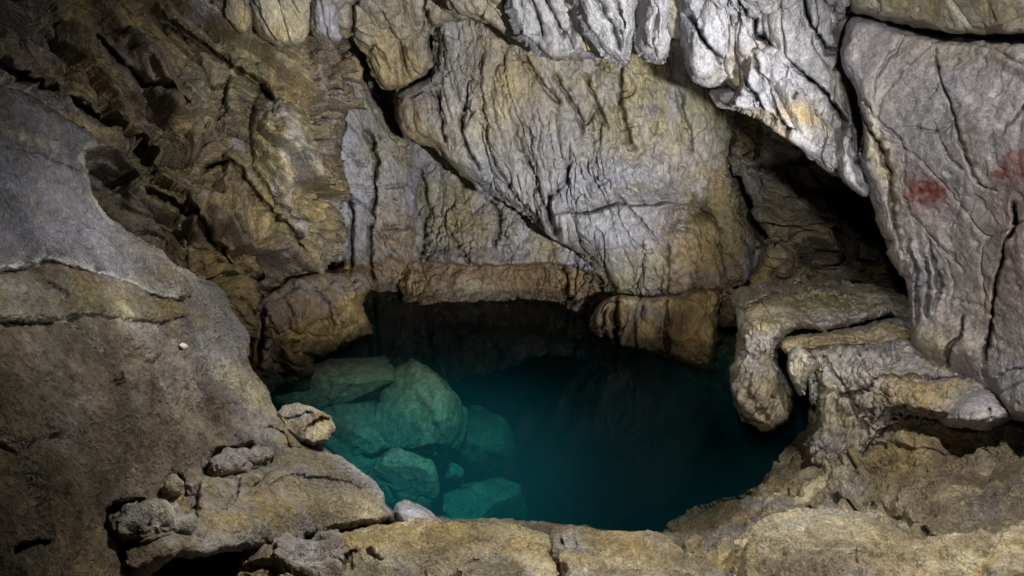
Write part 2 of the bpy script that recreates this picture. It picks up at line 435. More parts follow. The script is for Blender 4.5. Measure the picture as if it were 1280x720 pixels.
# ---- columns between the cleft and the recess
o = rock('rock_column', [(405, 20), (440, 20), (455, 100), (490, 160), (512, 190), (522, 240), (521, 300), (523, 372), (440, 380), (400, 345), (405, 200)],
    [(410, 50, 9.2), (440, 150, 9.2), (500, 170, 9.6), (420, 300, 9.4), (470, 300, 9.7), (520, 300, 10.1), (460, 350, 10.2), (520, 365, 10.1)],
    'flow', [('crack', [(465, 280), (462, 310), (468, 352)], 3, .4), ('crack', [(425, 215), (440, 260), (438, 300), (440, 340)], 3, .4), ('crack', [(425, 230), (465, 235), (515, 230)], 2.5, .15),
             ('crack', [(455, 160), (470, 200), (466, 280)], 3, .4), ('step', [(470, 290), (522, 285)], -.15, 40), ('crack', [(400, 330), (415, 330), (430, 328)], 6, .8)],
    [(490, 300, 40, 50, 0, 'rust', .6), (440, 250, 20, 40, 0, 'lilac', .6), (440, 180, 25, 50, 0, 'lilac', .5)], rnd=(10, .2), s=.9, seed=2.1, stain=1)
tag(o, 'cracked upright rock column beside the black cleft at the back of the pool', 'rock column', kind='thing')

# ---- back wall inside the recess
o = rock('cave_wall', [(430, -60), (760, -60), (1010, 0), (1010, 440), (960, 700), (480, 700), (500, 400), (500, 300), (480, 160)],
    [(450, 0, 10.2), (520, 200, 10.2), (530, 330, 10.1), (530, 378, W(530, 380)), (625, 374, W(625, 376)), (700, 374, W(700, 376)), (740, 400, 9.0), (600, 300, 9.9), (640, 250, 9.9), (700, 330, 9.6), (760, 350, 9.0), (900, 300, 9.5), (800, 450, 8.9), (620, 480, 9.5), (900, 450, 8.9), (620, 680, 10.2), (900, 680, 9.8)],
    'flow', [('step', [(770, 352), (740, 342), (700, 330), (600, 333), (524, 326)], -.28, 90), ('crack', [(606, 245), (625, 271), (618, 310)], 3, .35), ('crack', [(560, 290), (580, 320), (600, 335)], 3, .2), 
             ('crack', [(700, 330), (712, 350), (708, 385)], 4, .3), ('crack', [(524, 210), (535, 260), (524, 330)], 3, .3)],
    [(640, 350, 130, 26, 5, 'rust', .9), (590, 320, 60, 18, 0, 'mauve', .6), (600, 365, 60, 14, 5, 'tan', .6), (560, 260, 50, 60, 0, 'olive', .5)], rnd=(8, .1), s=1.0, seed=3.7, stain=1)
tag(o, 'recessed back wall with a rust coloured foot behind the far edge of the pool', 'rock wall', kind='thing')

# ---- dark wall in the right recess
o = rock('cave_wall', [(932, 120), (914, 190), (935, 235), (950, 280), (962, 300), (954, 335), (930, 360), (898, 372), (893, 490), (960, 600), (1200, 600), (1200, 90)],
    [(930, 150, 7.9), (920, 200, 7.9), (960, 300, 7.8), (1000, 200, 7.4), (1060, 260, 8.4), (1100, 330, 9.4), (900, 400, 8.6), (905, 480, 8.4), (1000, 420, 8.4), (1000, 560, 7.9), (1180, 200, 9.0), (1180, 500, 8.8), (1150, 350, 9.8)],
    'rugged', [('crack', [(925, 205), (945, 205), (990, 208), (1030, 190)], 4, .2), ('bump', 1020, 300, 60, 30, -15, .25, 1), ('bump', 985, 250, 40, 50, 0, .2, 1)],
    [(940, 230, 30, 50, 0, 'lilac', .7), (1000, 280, 60, 40, 0, 'olive', .7), (1060, 240, 60, 60, 0, 'dark', .8), (1040, 300, 90, 60, 0, 'dark', .6)], rnd=(8, .15), s=.75, seed=4.4)  # dark tints put the shade of the recess into the rock colour
tag(o, 'shadowed dark rock wall under the overhang, behind the hooked ledge', 'rock wall', kind='thing')

# ---- the great flowstone bulge
o = rock('flowstone_bulge', [(500, -60), (960, -60), (965, 100), (928, 150), (914, 200), (928, 240), (942, 300), (936, 345), (912, 362), (893, 374), (830, 376), (772, 374), (760, 357), (737, 324), (711, 309), (677, 287), (644, 256), (610, 241), (587, 226), (561, 201), (539, 183), (515, 176), (499, 159), (496, 117), (520, 104), (541, 88), (541, 34)],
    [(560, -40, 7.9), (640, 0, 7.8), (520, 140, 8.6), (600, 150, 8.3), (640, 245, 8.7), (700, 180, 8.0), (760, 340, 8.5), (720, 285, 8.4), (800, 100, 7.7), (800, 250, 7.9), (850, 300, 7.95), (900, 340, 8.1), (900, 150, 7.8), (840, 370, 8.0), (930, 250, 8.4), (900, 0, 7.4)],
    'flow', [('crack', [(541, 110), (549, 150), (556, 178)], 2.5, .25), ('crack', [(575, 130), (578, 170), (600, 215)], 2.5, .3), ('crack', [(605, 150), (612, 190), (640, 240), (668, 272)], 2.5, .22),
             ('crack', [(640, 160), (655, 200), (675, 240), (690, 262)], 2.5, .22), ('step', [(868, 250), (812, 257), (770, 258), (735, 267), (692, 266)], .38, 30), ('crack', [(689, 240), (690, 266), (700, 290)], 4, .45),
             ('crack', [(655, 70), (680, 110), (700, 130)], 2.5, .2), ('crack', [(690, 90), (715, 130), (728, 165)], 2.5, .2), ('crack', [(730, 90), (745, 125), (760, 160)], 2.5, .18),
             ('crack', [(778, 80), (777, 130), (790, 180)], 3, .25), ('crack', [(603, 60), (601, 120), (605, 150)], 2.5, .15), ('crack', [(712, 180), (708, 220), (690, 250)], 2.5, .2),
             ('bump', 745, 295, 55, 30, 20, .30, 1), ('bump', 520, 145, 26, 34, 0, .2), ('bump', 800, 225, 80, 30, -10, .2, 1), ('bump', 862, 265, 34, 16, -20, -.25, 1), ('bump', 880, 265, 14, 10, 0, -.3, 1),
             ('crack', [(840, 260), (880, 262), (905, 290)], 4, .15), ('crack', [(904, 300), (906, 340), (900, 370)], 3, .2), ('crack', [(834, 300), (836, 340), (834, 372)], 2.5, .15), ('crack', [(850, 110), (860, 160), (870, 190)], 2.5, .15)],
    [(518, 145, 24, 30, 0, 'rust', .5), (640, 110, 90, 70, 0, 'ochre', .55), (820, 110, 90, 60, 0, 'olive', .55), (760, 280, 75, 34, 10, 'lilac', .95), (740, 270, 60, 30, 10, 'pale', .8), (690, 180, 60, 60, 0, 'grey', .5), (720, 230, 60, 30, 10, 'pale', .6), (640, 215, 50, 40, 40, 'pale', .7), (590, 160, 30, 50, 20, 'cream', .5),
     (790, 220, 70, 25, 0, 'lilac', .7), (870, 320, 50, 60, 0, 'orange', .75), (870, 360, 50, 25, 0, 'rust', .7), (900, 270, 30, 30, 0, 'olive', .7), (820, 335, 40, 30, 0, 'tan', .6), (815, 138, 14, 8, 0, (.06, .06, .08), .9)],
    rnd=(14, .28), back=1.5, s=1.0, seed=5.9)
tag(o, 'great fluted flowstone bulge hanging over the far side of the pool', 'flowstone', kind='thing')

# ---- block under the bulge
o = rock('rock_block', [(741, 395), (752, 376), (772, 370), (822, 372), (892, 362), (896, 400), (893, 452), (872, 459), (835, 446), (797, 440), (768, 440), (741, 422)],
    [(745, 395, 8.25), (772, 372, 8.1), (822, 374, 7.85), (890, 366, 7.8), (745, 425, W(743, 419)), (771, 440, W(771, 435)), (797, 445, W(797, 436)), (835, 452, W(835, 441)), (869, 460, W(869, 455)), (890, 450, 7.75)],
    'stained', [('crack', [(834, 372), (833, 410), (835, 450)], 2.5, .3), ('crack', [(771, 372), (766, 400), (770, 440)], 4, .4), ('crack', [(757, 385), (752, 410), (756, 430)], 3, .2), ('crack', [(790, 400), (795, 440)], 2.5, .15)],
    [(795, 377, 28, 7, 0, 'cream', .9), (865, 410, 30, 40, 0, 'orange', .5), (850, 378, 40, 10, 0, 'ochre', .7)], rnd=(9, .15), back=1.2, margin=24, seed=6.2)
tag(o, 'squared orange brown rock block standing in the water below the flowstone bulge', 'rock block', kind='thing')

# ---- knob at the foot of the left wall
o = rock('shore_boulder', [(306, 392), (330, 372), (370, 350), (397, 341), (428, 343), (446, 338), (462, 355), (454, 380), (463, 404), (467, 424), (440, 434), (412, 446), (360, 468), (326, 480), (310, 460)],
    [(310, 400, 7.0), (350, 365, 7.1), (400, 345, 7.6), (446, 342, 8.2), (460, 380, 8.1), (465, 416, W(465, 416)), (412, 437, W(412, 437)), (330, 471, W(330, 471)), (380, 400, 7.2), (420, 390, 7.5)],
    'stained', [('crack', [(330, 385), (326, 430), (322, 470)], 4, .25), ('crack', [(395, 360), (415, 385), (410, 420)], 3, .15), ('bump', 445, 362, 22, 20, 0, .15, 1), ('bump', 380, 425, 30, 30, 0, .15, 1)],
    [(440, 385, 12, 22, -20, 'ochre', .9), (430, 415, 22, 18, -20, 'ochre', .9), (370, 420, 40, 25, 0, 'orange', .6), (430, 352, 40, 16, 0, 'mauve', .8), (330, 440, 25, 50, 0, 'mauve', .6)], rnd=(14, .25), back=1.2, margin=26, s=1.1, seed=7.7)
tag(o, 'yellow stained rounded boulder at the waterline at the foot of the left wall', 'boulder', kind='thing')

# ---- ceiling and overhang
o = rock('cave_ceiling', [(236, -150), (244, 0), (270, 22), (296, 40), (315, 36), (386, 40), (427, 46), (440, 44), (452, 60), (478, 112), (510, 101), (538, 84), (541, 36), (610, 24), (640, 52), (690, 73), (722, 73), (760, 72), (790, 66), (842, 58), (856, 76), (880, 95), (915, 118), (950, 150), (987, 172), (1010, 191), (1040, 214), (1066, 228), (1074, 190), (1066, 150), (1060, 100), (1048, 64), (1062, 10), (1110, -150)],
    [(240, 0, 7.0), (350, 30, 7.2), (478, 110, 8.3), (538, 82, 8.2), (541, 34, 7.8), (440, 10, 7.4), (640, 20, 6.8), (720, 60, 6.3), (800, 40, 5.8), (880, 90, 5.45), (950, 145, 5.15), (1040, 212, 4.75), (1060, 100, 4.75), (950, 50, 4.8), (900, 0, 4.7), (1050, 0, 4.3), (640, -100, 5.6), (1000, -100, 3.8), (300, -100, 6.2)],
    'drape', [('crack', [(445, 0), (440, 45)], 4, .3), ('crack', [(500, 60), (510, 95)], 2.5, .2), ('crack', [(455, 70), (470, 60), (490, 90)], 2.5, .15), ('crack', [(541, 34), (530, 10), (535, -40)], 3, .3),
              ('crack', [(920, 0), (945, 45), (995, 80), (1040, 130), (1062, 160)], 3, .3), ('crack', [(1000, 0), (1030, 50), (1050, 90)], 3, .2)],
    [(480, 70, 60, 40, 40, 'ochre', .8), (480, 20, 80, 30, 0, 'tan', .8), (330, 20, 80, 40, 0, 'ochre', .7), (560, 10, 60, 25, 0, 'tan', .7), (1000, 60, 50, 60, 0, 'grey', .4), (1000, 150, 26, 20, 0, 'ochre', .8), (660, 40, 50, 30, 0, 'grey', .6)],
    rnd=(14, .25), back=1.0, seed=8.3)
CEIL = o
tag(o, 'folded pale rock ceiling sweeping over the pool down to the painted wall', 'cave ceiling', kind='thing')

def lobe(outl, Zt, Zb, label, seed, tints=(), feats=(), s=.8, rnd=(16, .22), name='flowstone_lobe', back=.7, style='drape', margin=20):
    p = np.array(outl, float); ya, yb = p[:, 1].min(), p[:, 1].max(); xa, xb = p[:, 0].min(), p[:, 0].max()
    ctrl = [(xa, ya, Zt[0]), (xb, ya, Zt[1]), (xa, yb, Zb[0]), (xb, yb, Zb[1]), ((xa + xb) / 2, (ya + yb) / 2, (sum(Zt) + sum(Zb)) / 4 - .04)]
    o = rock(name, outl, ctrl, style, feats, tints, rnd=rnd, back=back, margin=margin, s=s, seed=seed, edge=3.6)
    o.parent = CEIL; tag(o, label); return o
lobe([(262, -50), (318, -50), (318, 20), (306, 40), (290, 36), (272, 20)], (6.6, 6.6), (6.9, 6.9), 'ochre flowstone lobe at the left end of the ceiling lip', 11.1, [(290, 20, 40, 40, 0, 'ochre', .9)])
lobe([(316, -50), (388, -50), (388, 30), (376, 54), (350, 56), (326, 46), (316, 20)], (6.5, 6.5), (6.85, 6.9), 'broad yellowish scalloped flowstone lobe beside a small lilac one', 12.2, [(350, 20, 60, 50, 0, 'cream', .8), (350, 40, 50, 20, 0, 'ochre', .5)])
lobe([(392, -10), (414, -10), (424, 30), (428, 48), (410, 54), (392, 42), (388, 10)], (6.7, 6.7), (6.9, 6.9), 'small lilac grey flowstone lobe left of the black cleft', 13.3, [(408, 30, 20, 30, 0, 'lilac', .9)], s=.5, rnd=(12, .15))
lobe([(560, -60), (640, -60), (636, 10), (640, 46), (612, 30), (580, 20), (560, 0)], (6.2, 6.0), (7.0, 6.7), 'wrinkled tan flowstone lobe above the middle of the back wall', 14.4, [(600, 0, 50, 40, 0, 'tan', .8)], rnd=(9, .12))
lobe([(636, -60), (728, -60), (730, 30), (724, 68), (692, 74), (664, 56), (640, 36)], (5.8, 5.6), (6.5, 6.2), 'wide creased flowstone lobe with a greyish tip left of the two tongues', 15.5, [(690, 40, 50, 40, 0, 'grey', .6), (690, 0, 60, 30, 0, 'pale', .6)], [('crack', [(670, -20), (690, 20), (700, 50)], 3, .15), ('crack', [(655, -20), (668, 20), (675, 50)], 3, .15)], s=.95, rnd=(9, .12))
lobe([(722, -60), (800, -60), (794, 10), (788, 60), (779, 82), (760, 72), (738, 52), (726, 30)], (5.3, 5.1), (5.9, 5.7), 'pointed pale lilac flowstone tongue with slanting ribs', 16.6, [(760, 30, 50, 60, 0, 'pale', .8)], [('crack', [(735, -20), (755, 20), (775, 65)], 3, .15), ('crack', [(750, -30), (770, 5), (783, 40)], 2.5, .12)], rnd=(10, .14))
lobe([(800, -60), (842, -60), (842, 20), (840, 62), (822, 80), (803, 70), (794, 46), (798, 0)], (5.0, 4.9), (5.6, 5.5), 'smooth drop shaped pale flowstone tongue between two dark slots', 17.7, [(820, 30, 40, 60, 0, 'pale', .9)], [('crack', [(822, 20), (815, 50), (822, 74)], 3, .1)], s=.6, rnd=(20, .3))
lobe([(852, -60), (930, -60), (938, 40), (934, 80), (918, 106), (895, 108), (866, 98), (854, 60), (851, 20)], (4.7, 4.4), (5.35, 5.2), 'thick lilac flowstone fold split by a slanting crack', 18.8, [(890, 40, 60, 80, 0, 'lilac', .7), (880, 60, 30, 40, 0, 'pale', .5)], [('crack', [(855, 18), (880, 50), (905, 80), (918, 106)], 3.5, .3), ('crack', [(910, 0), (922, 40), (938, 70)], 3.5, .3)], s=.8, rnd=(18, .25))
lobe([(888, 114), (914, 110), (924, 122), (918, 136), (898, 134)], (5.4, 5.3), (5.5, 5.4), 'small round nub of flowstone tucked under the ceiling fold', 19.9, [], s=.4, rnd=(12, .15))
lobe([(938, 60), (975, 55), (1000, 90), (1035, 140), (1048, 170), (1046, 208), (1038, 216), (1010, 192), (985, 172), (950, 150), (918, 128), (930, 95)], (4.85, 4.6), (5.2, 4.75), 'long ribbed flowstone fold with a yellow patch at its middle', 20.2, [(1000, 145, 30, 20, 30, 'ochre', .9), (1000, 165, 30, 12, 35, 'pale', .8), (950, 110, 30, 40, 20, 'lilac', .7)], [('crack', [(940, 70), (958, 110), (972, 150), (985, 168)], 3.5, .3), ('crack', [(930, 95), (945, 125), (965, 155)], 3, .25), ('crack', [(985, 80), (995, 110), (992, 122)], 2.5, .12)], s=.9, rnd=(10, .15))
lobe([(1050, 170), (1062, 160), (1068, 190), (1076, 215), (1086, 236), (1080, 247), (1066, 236), (1050, 220), (1046, 195)], (4.6, 4.5), (4.7, 4.6), 'lowest hanging tip of the ceiling folds next to the wall with the red marks', 21.3, [(1066, 210, 30, 40, 0, 'pale', .8)], [('crack', [(1064, 170), (1068, 200), (1076, 235)], 2.5, .12)], s=.5, rnd=(10, .14))

# ceiling slab over the painted wall
o = rock('ceiling_slab', [(1062, -150), (1690, -150), (1690, 50), (1280, 42), (1205, 41), (1137, 32), (1085, 20), (1064, 8), (1050, -40)],
    [(1062, 0, 4.15), (1137, 30, 3.85), (1205, 40, 3.5), (1280, 40, 3.15), (1690, 50, 2.7), (1062, -150, 3.7), (1280, -150, 2.7), (1690, -150, 2.3)],
    'panel', [('crack', [(1095, -20), (1097, 10), (1092, 22)], 2.5, .08)], [(1180, 10, 200, 40, 0, 'olive', .9), (1240, 20, 80, 14, 0, 'tan', .6)], rnd=(12, .2), back=1.0, s=.9, seed=22.4)
tag(o, 'flat olive brown ceiling slab above the wall with the red marks', 'ceiling slab', kind='thing')

# ---- right wall with red ochre marks
o = rock('cave_wall', [(1062, 24), (1051, 72), (1070, 110), (1076, 140), (1078, 170), (1074, 205), (1086, 238), (1094, 270), (1104, 296), (1116, 302), (1109, 318), (1126, 342), (1134, 361), (1141, 408), (1150, 440), (1230, 500), (1690, 520), (1690, 52), (1280, 48), (1205, 46), (1137, 37), (1090, 26)],
    [(1062, 30, 4.35), (1200, 48, 3.75), (1280, 50, 3.35), (1400, 50, 2.9), (1075, 150, 4.4), (1180, 150, 3.85), (1280, 200, 3.35), (1100, 280, 4.6), (1140, 400, 4.75), (1200, 400, 4.3), (1280, 400, 3.75), (1280, 470, 3.7), (1220, 460, 4.25), (1400, 470, 3.1)],
    'panel', [('crack', [(1074, 112), (1096, 150), (1126, 187), (1124, 230), (1132, 262), (1150, 290), (1200, 338)], 2.4, .07), ('crack', [(1070, 128), (1090, 165), (1108, 215), (1112, 262), (1120, 300)], 3.2, .2),
              ('crack', [(1060, 100), (1064, 150), (1078, 190)], 5, .4), ('crack', [(1140, 36), (1110, 78), (1095, 110), (1094, 140)], 2, .05), ('crack', [(1168, 60), (1175, 101), (1190, 150), (1216, 229)], 2.2, .09), ('crack', [(1175, 101), (1150, 128)], 1.6, .05), ('crack', [(1190, 150), (1170, 165), (1125, 160)], 1.8, .05),
              ('crack', [(1216, 229), (1230, 236), (1245, 240)], 2, .06), ('crack', [(1262, 255), (1266, 285), (1254, 316), (1242, 391), (1228, 470)], 2.6, .2), ('crack', [(1160, 155), (1180, 195), (1200, 215)], 2.4, .06),
              ('bump', 1150, 345, 12, 62, -6, .12, 1), ('bump', 1128, 330, 8, 30, -12, .10, 1), ('crack', [(1134, 318), (1144, 355), (1148, 405)], 2.2, .2), ('crack', [(1155, 300), (1163, 330), (1172, 360), (1168, 390)], 2.4, .18), ('crack', [(1130, 300), (1131, 330)], 2.4, .1), ('crack', [(1120, 300), (1124, 320), (1130, 345)], 2, .08), ('crack', [(1150, 325), (1158, 360), (1158, 400)], 2, .14), ('crack', [(1175, 320), (1186, 350), (1188, 390)], 1.8, .05), ('bump', 1158, 335, 7, 34, -12, .13, 1), ('bump', 1138, 325, 6, 26, -10, .12, 1), ('bump', 1168, 300, 10, 24, -25, .07, 1), ('bump', 1166, 372, 7, 34, -8, .10, 1), ('bump', 1190, 408, 24, 12, 20, .08, 1), ('bump', 1212, 440, 14, 20, 0, .08, 1),
              ('crack', [(1205, 395), (1202, 420), (1186, 435), (1184, 470)], 3.5, .2), ('crack', [(1200, 225), (1195, 260), (1180, 290)], 2, .05), ('bump', 1175, 432, 45, 26, 20, .22, 1), ('bump', 1280, 330, 30, 90, 0, .12, 1), ('step', [(1300, 100), (1275, 140), (1248, 170)], .08, 60)],
    [(1152, 246, 26, 24, 0, (.27, .15, .13), .75), (1136, 240, 3.6, 14, 4, 'red', 1), (1145, 242, 3.6, 17, -4, 'red', 1), (1154, 243, 3.6, 17, 2, 'red', 1), (1164, 244, 3.6, 17, 6, 'red', 1), (1172, 242, 3.0, 12, 0, 'red', .8), (1152, 232, 20, 3.4, 4, 'red', 1), (1153, 243, 21, 3.4, -3, 'red', 1), (1151, 254, 18, 3.4, 5, 'red', .9), (1150, 238, 9, 6, 0, (.10, .02, .018), .8), (1163, 249, 6, 6, 0, (.10, .02, .018), .6), (1258, 212, 26, 8, -25, 'red', .9), (1272, 196, 22, 8, -15, 'red', .9), (1268, 222, 26, 12, -10, (.15, .035, .03), .8), (1290, 206, 22, 26, 0, (.17, .04, .035), .8), (1270, 250, 30, 40, 0, (.25, .15, .14), .5), (1270, 350, 40, 50, 0, (.28, .18, .17), .4), (1150, 350, 22, 50, 0, 'lilac', .9), (1150, 150, 40, 60, 0, 'pale', .5), (1180, 430, 40, 25, 0, 'tan', .8), (1100, 200, 14, 60, -15, 'cream', .7), (1190, 60, 120, 25, 0, 'tan', .5)],
    rnd=(14, .22), back=1.6, s=.9, seed=23.5, edge=2.5)
tag(o, 'smooth lilac grey wall bearing two blurred red ochre marks', 'rock wall', kind='thing')

# ---- hooked ledge on the right
G1 = rock('rock_ledge', [(916, 376), (922, 361), (950, 356), (982, 356), (1025, 352), (1100, 357), (1125, 366), (1160, 380), (1160, 402), (1111, 394), (1044, 411), (1000, 410), (984, 419), (976, 430), (970, 446), (978, 464), (988, 482), (990, 502), (984, 525), (958, 538), (936, 528), (917, 505), (914, 470), (920, 435), (923, 402)],
    [(920, 368, 6.3), (982, 357, 6.3), (1040, 356, 6.2), (1100, 360, 6.1), (1044, 404, 5.4), (975, 410, 5.35), (927, 430, 5.5), (955, 500, 5.35), (957, 537, 5.5), (1125, 388, 5.6), (985, 500, 5.55), (940, 400, 5.5)],
    'flow', [('crack', [(916, 386), (935, 382), (952, 374), (984, 362)], 3, .25), ('step', [(1110, 376), (1060, 398), (1030, 402), (1000, 396)], .12, 18), ('crack', [(940, 465), (936, 490), (944, 505)], 2.5, .1), ('bump', 950, 412, 34, 18, 20, .08, 1), ('crack', [(926, 398), (940, 410), (960, 418)], 3, .08), ('crack', [(928, 436), (944, 446), (958, 440)], 2.5, .08), ('crack', [(990, 372), (1030, 366), (1080, 372)], 2.5, .06), ('bump', 945, 480, 40, 60, 0, .14, 1)],
    [(1040, 372, 90, 18, 0, 'olive', .8), (950, 400, 30, 25, 0, 'cream', .6), (950, 430, 25, 15, 0, 'pale', .5), (950, 500, 35, 40, 0, 'tan', .8), (940, 372, 30, 12, 0, 'brown', .5)], rnd=(14, .26), back=1.1, margin=26, s=.55, seed=24.1, edge=4)
tag(G1, 'hook shaped rock ledge whose rounded end hangs down over the dark water', 'rock ledge', kind='thing')
o = rock('rock_ledge', [(974, 430), (990, 420), (1044, 414), (1119, 398), (1170, 396), (1170, 436), (1062, 434), (1004, 440), (984, 444)],
    [(974, 432, 5.25), (1044, 416, 5.35), (1119, 402, 5.4), (1170, 400, 5.2), (1062, 432, 5.15), (1004, 438, 5.15), (1170, 430, 4.9)],
    'flow', [('crack', [(1000, 430), (1050, 424), (1110, 418)], 2, .08)], [(1060, 420, 90, 14, 0, 'tan', .8)], rnd=(7, .16), back=.9, margin=22, s=.5, seed=25.2, edge=2)
tag(o, 'thin rock shelf squeezed between the hooked ledge and the slab below it', 'rock ledge', kind='thing')
o = rock('pendant', [(984, 445), (1000, 436), (1014, 446), (1018, 460), (1010, 478), (1000, 490), (988, 474)],
    [(984, 445, 5.0), (1014, 445, 4.95), (1000, 488, 5.05), (988, 474, 5.05), (1000, 462, 4.98)], 'drape', [('crack', [(1006, 446), (999, 462), (1002, 480)], 2, .06), ('crack', [(990, 450), (992, 466)], 2, .05)], [(1000, 460, 20, 26, 0, 'cream', .5)], rnd=(10, .11), back=.5, margin=18, s=.8, seed=26.6, edge=4)
o.parent = G1; tag(o, 'small pale rounded pendant')
o = rock('pendant', [(1010, 470), (1016, 466), (1021, 486), (1018, 504), (1013, 500)], [(1010, 470, 5.0), (1021, 470, 5.0), (1016, 504, 5.05), (1016, 486, 5.0)], 'drape', [], [(1016, 486, 8, 20, 0, 'pale', .8)], rnd=(5, .05), back=.3, margin=12, s=.4, seed=27.6, edge=2.4)
o.parent = G1; tag(o, 'thin white finger of stone')
o = rock('rock_slab', [(1012, 440), (1030, 433), (1062, 431), (1100, 428), (1137, 418), (1180, 440), (1226, 462), (1250, 500), (1215, 512), (1180, 524), (1150, 520), (1122, 514), (1108, 524), (1100, 548), (1075, 576), (1040, 590), (1008, 580), (1008, 556), (1020, 530), (1020, 508), (1022, 485), (1014, 460)],
    [(1014, 438, 5.05), (1062, 432, 5.15), (1137, 420, 4.95), (1226, 466, 4.35), (1120, 500, 4.35), (1180, 520, 4.05), (1030, 520, 5.0), (1070, 484, 4.65), (1090, 530, 4.62), (1050, 575, 4.85), (1012, 570, 5.15), (1240, 498, 4.0), (1180, 460, 4.5)],
    'flow', [('crack', [(1090, 478), (1070, 490), (1040, 496)], 3, .16), ('crack', [(1030, 440), (1046, 470), (1060, 500), (1064, 525)], 3, .12), ('crack', [(1070, 435), (1082, 460), (1096, 476)], 2, .07), ('step', [(1226, 470), (1150, 466), (1100, 468), (1072, 484)], -.10, 30), ('bump', 1150, 490, 40, 18, 10, .08, 1)],
    [(1150, 490, 70, 25, 5, 'ochre', .9), (1050, 460, 40, 30, 20, 'pale', .6), (1180, 450, 40, 16, 20, 'cream', .5)], rnd=(12, .2), back=.9, margin=24, s=.6, seed=28.4, edge=2.5)
tag(o, 'ochre topped rock slab jutting from the foot of the wall with the red marks', 'rock slab', kind='thing')
o = rock('boulder', [(1224, 462), (1240, 436), (1270, 422), (1320, 418), (1420, 440), (1420, 540), (1290, 530), (1250, 512)],
    [(1224, 465, 4.1), (1270, 425, 3.9), (1280, 480, 3.55), (1250, 510, 3.8), (1400, 440, 3.1), (1400, 530, 2.9)], 'panel', [('crack', [(1240, 470), (1280, 460), (1320, 470)], 2, .05)], [(1280, 470, 60, 60, 0, 'lilac', .7)], rnd=(16, .22), back=.8, margin=24, s=.8, seed=29.1)
tag(o, 'rounded lilac grey boulder at the right end of the ochre topped slab', 'boulder', kind='thing')
o = rock('boulder', [(1176, 526), (1190, 500), (1220, 488), (1250, 496), (1268, 520), (1240, 534), (1200, 534)],
    [(1176, 526, 4.05), (1220, 490, 3.95), (1268, 520, 3.75), (1220, 520, 3.75), (1200, 534, 3.9)], 'panel', [('crack', [(1236, 510), (1240, 526)], 2, .06)], [(1220, 510, 50, 30, 0, 'lilac', .9)], rnd=(14, .16), back=.5, margin=20, s=.6, seed=29.9)
tag(o, 'small smooth lilac stone wedged under the ochre topped slab', 'boulder', kind='thing')

# ---- right floor
o = rock('rock_floor', [(832, 664), (850, 648), (876, 636), (905, 624), (939, 614), (958, 596), (980, 566), (1000, 546), (1012, 532), (1018, 508), (1060, 500), (1130, 500), (1240, 515), (1690, 510), (1690, 860), (900, 860), (880, 720), (850, 690)],
    [(834, 662, W(834, 662, .02)), (905, 624, W(905, 626, .04)), (980, 566, W(980, 568, .05)), (1012, 532, 5.75), (1020, 505, 5.5), (1100, 560, 4.6), (1130, 520, 4.6), (1200, 535, 4.2), (1280, 540, 3.85), (1060, 620, 4.15), (960, 640, 4.15), (1000, 690, 3.4), (1280, 620, 3.1), (1280, 720, 2.35), (1100, 720, 2.75), (890, 720, 3.5), (1690, 520, 3.2), (1690, 860, 1.5), (950, 860, 2.6)],
    'floor', [('crack', [(1078, 574), (1070, 590), (1078, 598)], 2, .06), ('step', [(1020, 512), (985, 568), (945, 612), (890, 632)], -.05, 25), ('step', [(1280, 560), (1200, 552), (1100, 556), (1030, 562), (985, 580)], -.05, 22), ('step', [(1120, 640), (1060, 622), (980, 628), (930, 650), (890, 690)], .14, 40), ('crack', [(1180, 690), (1150, 660), (1110, 640), (1050, 628), (985, 634), (940, 652), (915, 690)], 7, .12),
              ('crack', [(985, 612), (988, 624), (1000, 612)], 2, .08), ('step', [(1022, 522), (1000, 560), (960, 603), (905, 632), (852, 654)], .06, 12), ('step', [(1044, 540), (1012, 576), (968, 618), (912, 643), (872, 664)], .07, 14), ('step', [(1064, 560), (1022, 590), (985, 624), (940, 640), (900, 668)], .07, 14), ('step', [(1140, 574), (1066, 574), (1010, 592)], .05, 12), ('step', [(1250, 572), (1180, 574), (1120, 590), (1060, 592)], .05, 12), ('step', [(1280, 620), (1200, 612), (1130, 616), (1070, 612)], .05, 14), ('crack', [(1100, 624), (1070, 630), (1040, 636)], 2, .06), ('bump', 1060, 575, 80, 14, 0, .07, 1), ('bump', 1000, 610, 60, 12, -10, .06, 1), ('bump', 900, 640, 50, 14, -15, .06, 1), ('step', [(1260, 600), (1200, 590), (1150, 598), (1060, 600)], .05, 24), ('step', [(1280, 650), (1220, 640), (1180, 650), (1140, 640)], .05, 24)],
    [(1000, 600, 40, 20, 0, 'cream', .5), (1070, 550, 50, 14, 0, 'cream', .5), (870, 650, 40, 16, -20, 'ochre', .7), (1200, 640, 120, 60, 0, 'brown', .5), (1040, 530, 40, 20, 0, 'olive', .6), (1140, 535, 70, 14, 0, 'brown', .6)], rnd=(12, .14), back=1.6, s=1.2, seed=30.3, under=.1)
tag(o, 'gritty terraced rock floor sloping from the marked wall to the right edge of the pool', 'rock floor', kind='thing')
o = rock('boulder', [(922, 690), (926, 674), (957, 650), (1010, 638), (1070, 641), (1119, 655), (1160, 690), (1190, 760), (1180, 860), (920, 860)],
    [(925, 690, 3.2), (957, 652, 3.35), (1010, 640, 3.35), (1070, 644, 3.15), (1119, 658, 3.08), (1160, 692, 2.85), (1040, 690, 2.7), (1040, 760, 2.4), (940, 760, 2.75), (1180, 860, 2.1), (940, 860, 2.4)], 'floor', [('bump', 1040, 700, 90, 50, 0, .1, 1), ('crack', [(1060, 655), (1075, 690), (1080, 720)], 2, .04), ('step', [(1020, 700), (960, 690), (925, 700)], .05, 30)], [(1040, 690, 90, 50, 0, 'tan', .5)], rnd=(22, .3), back=.7, s=.65, seed=31.5)
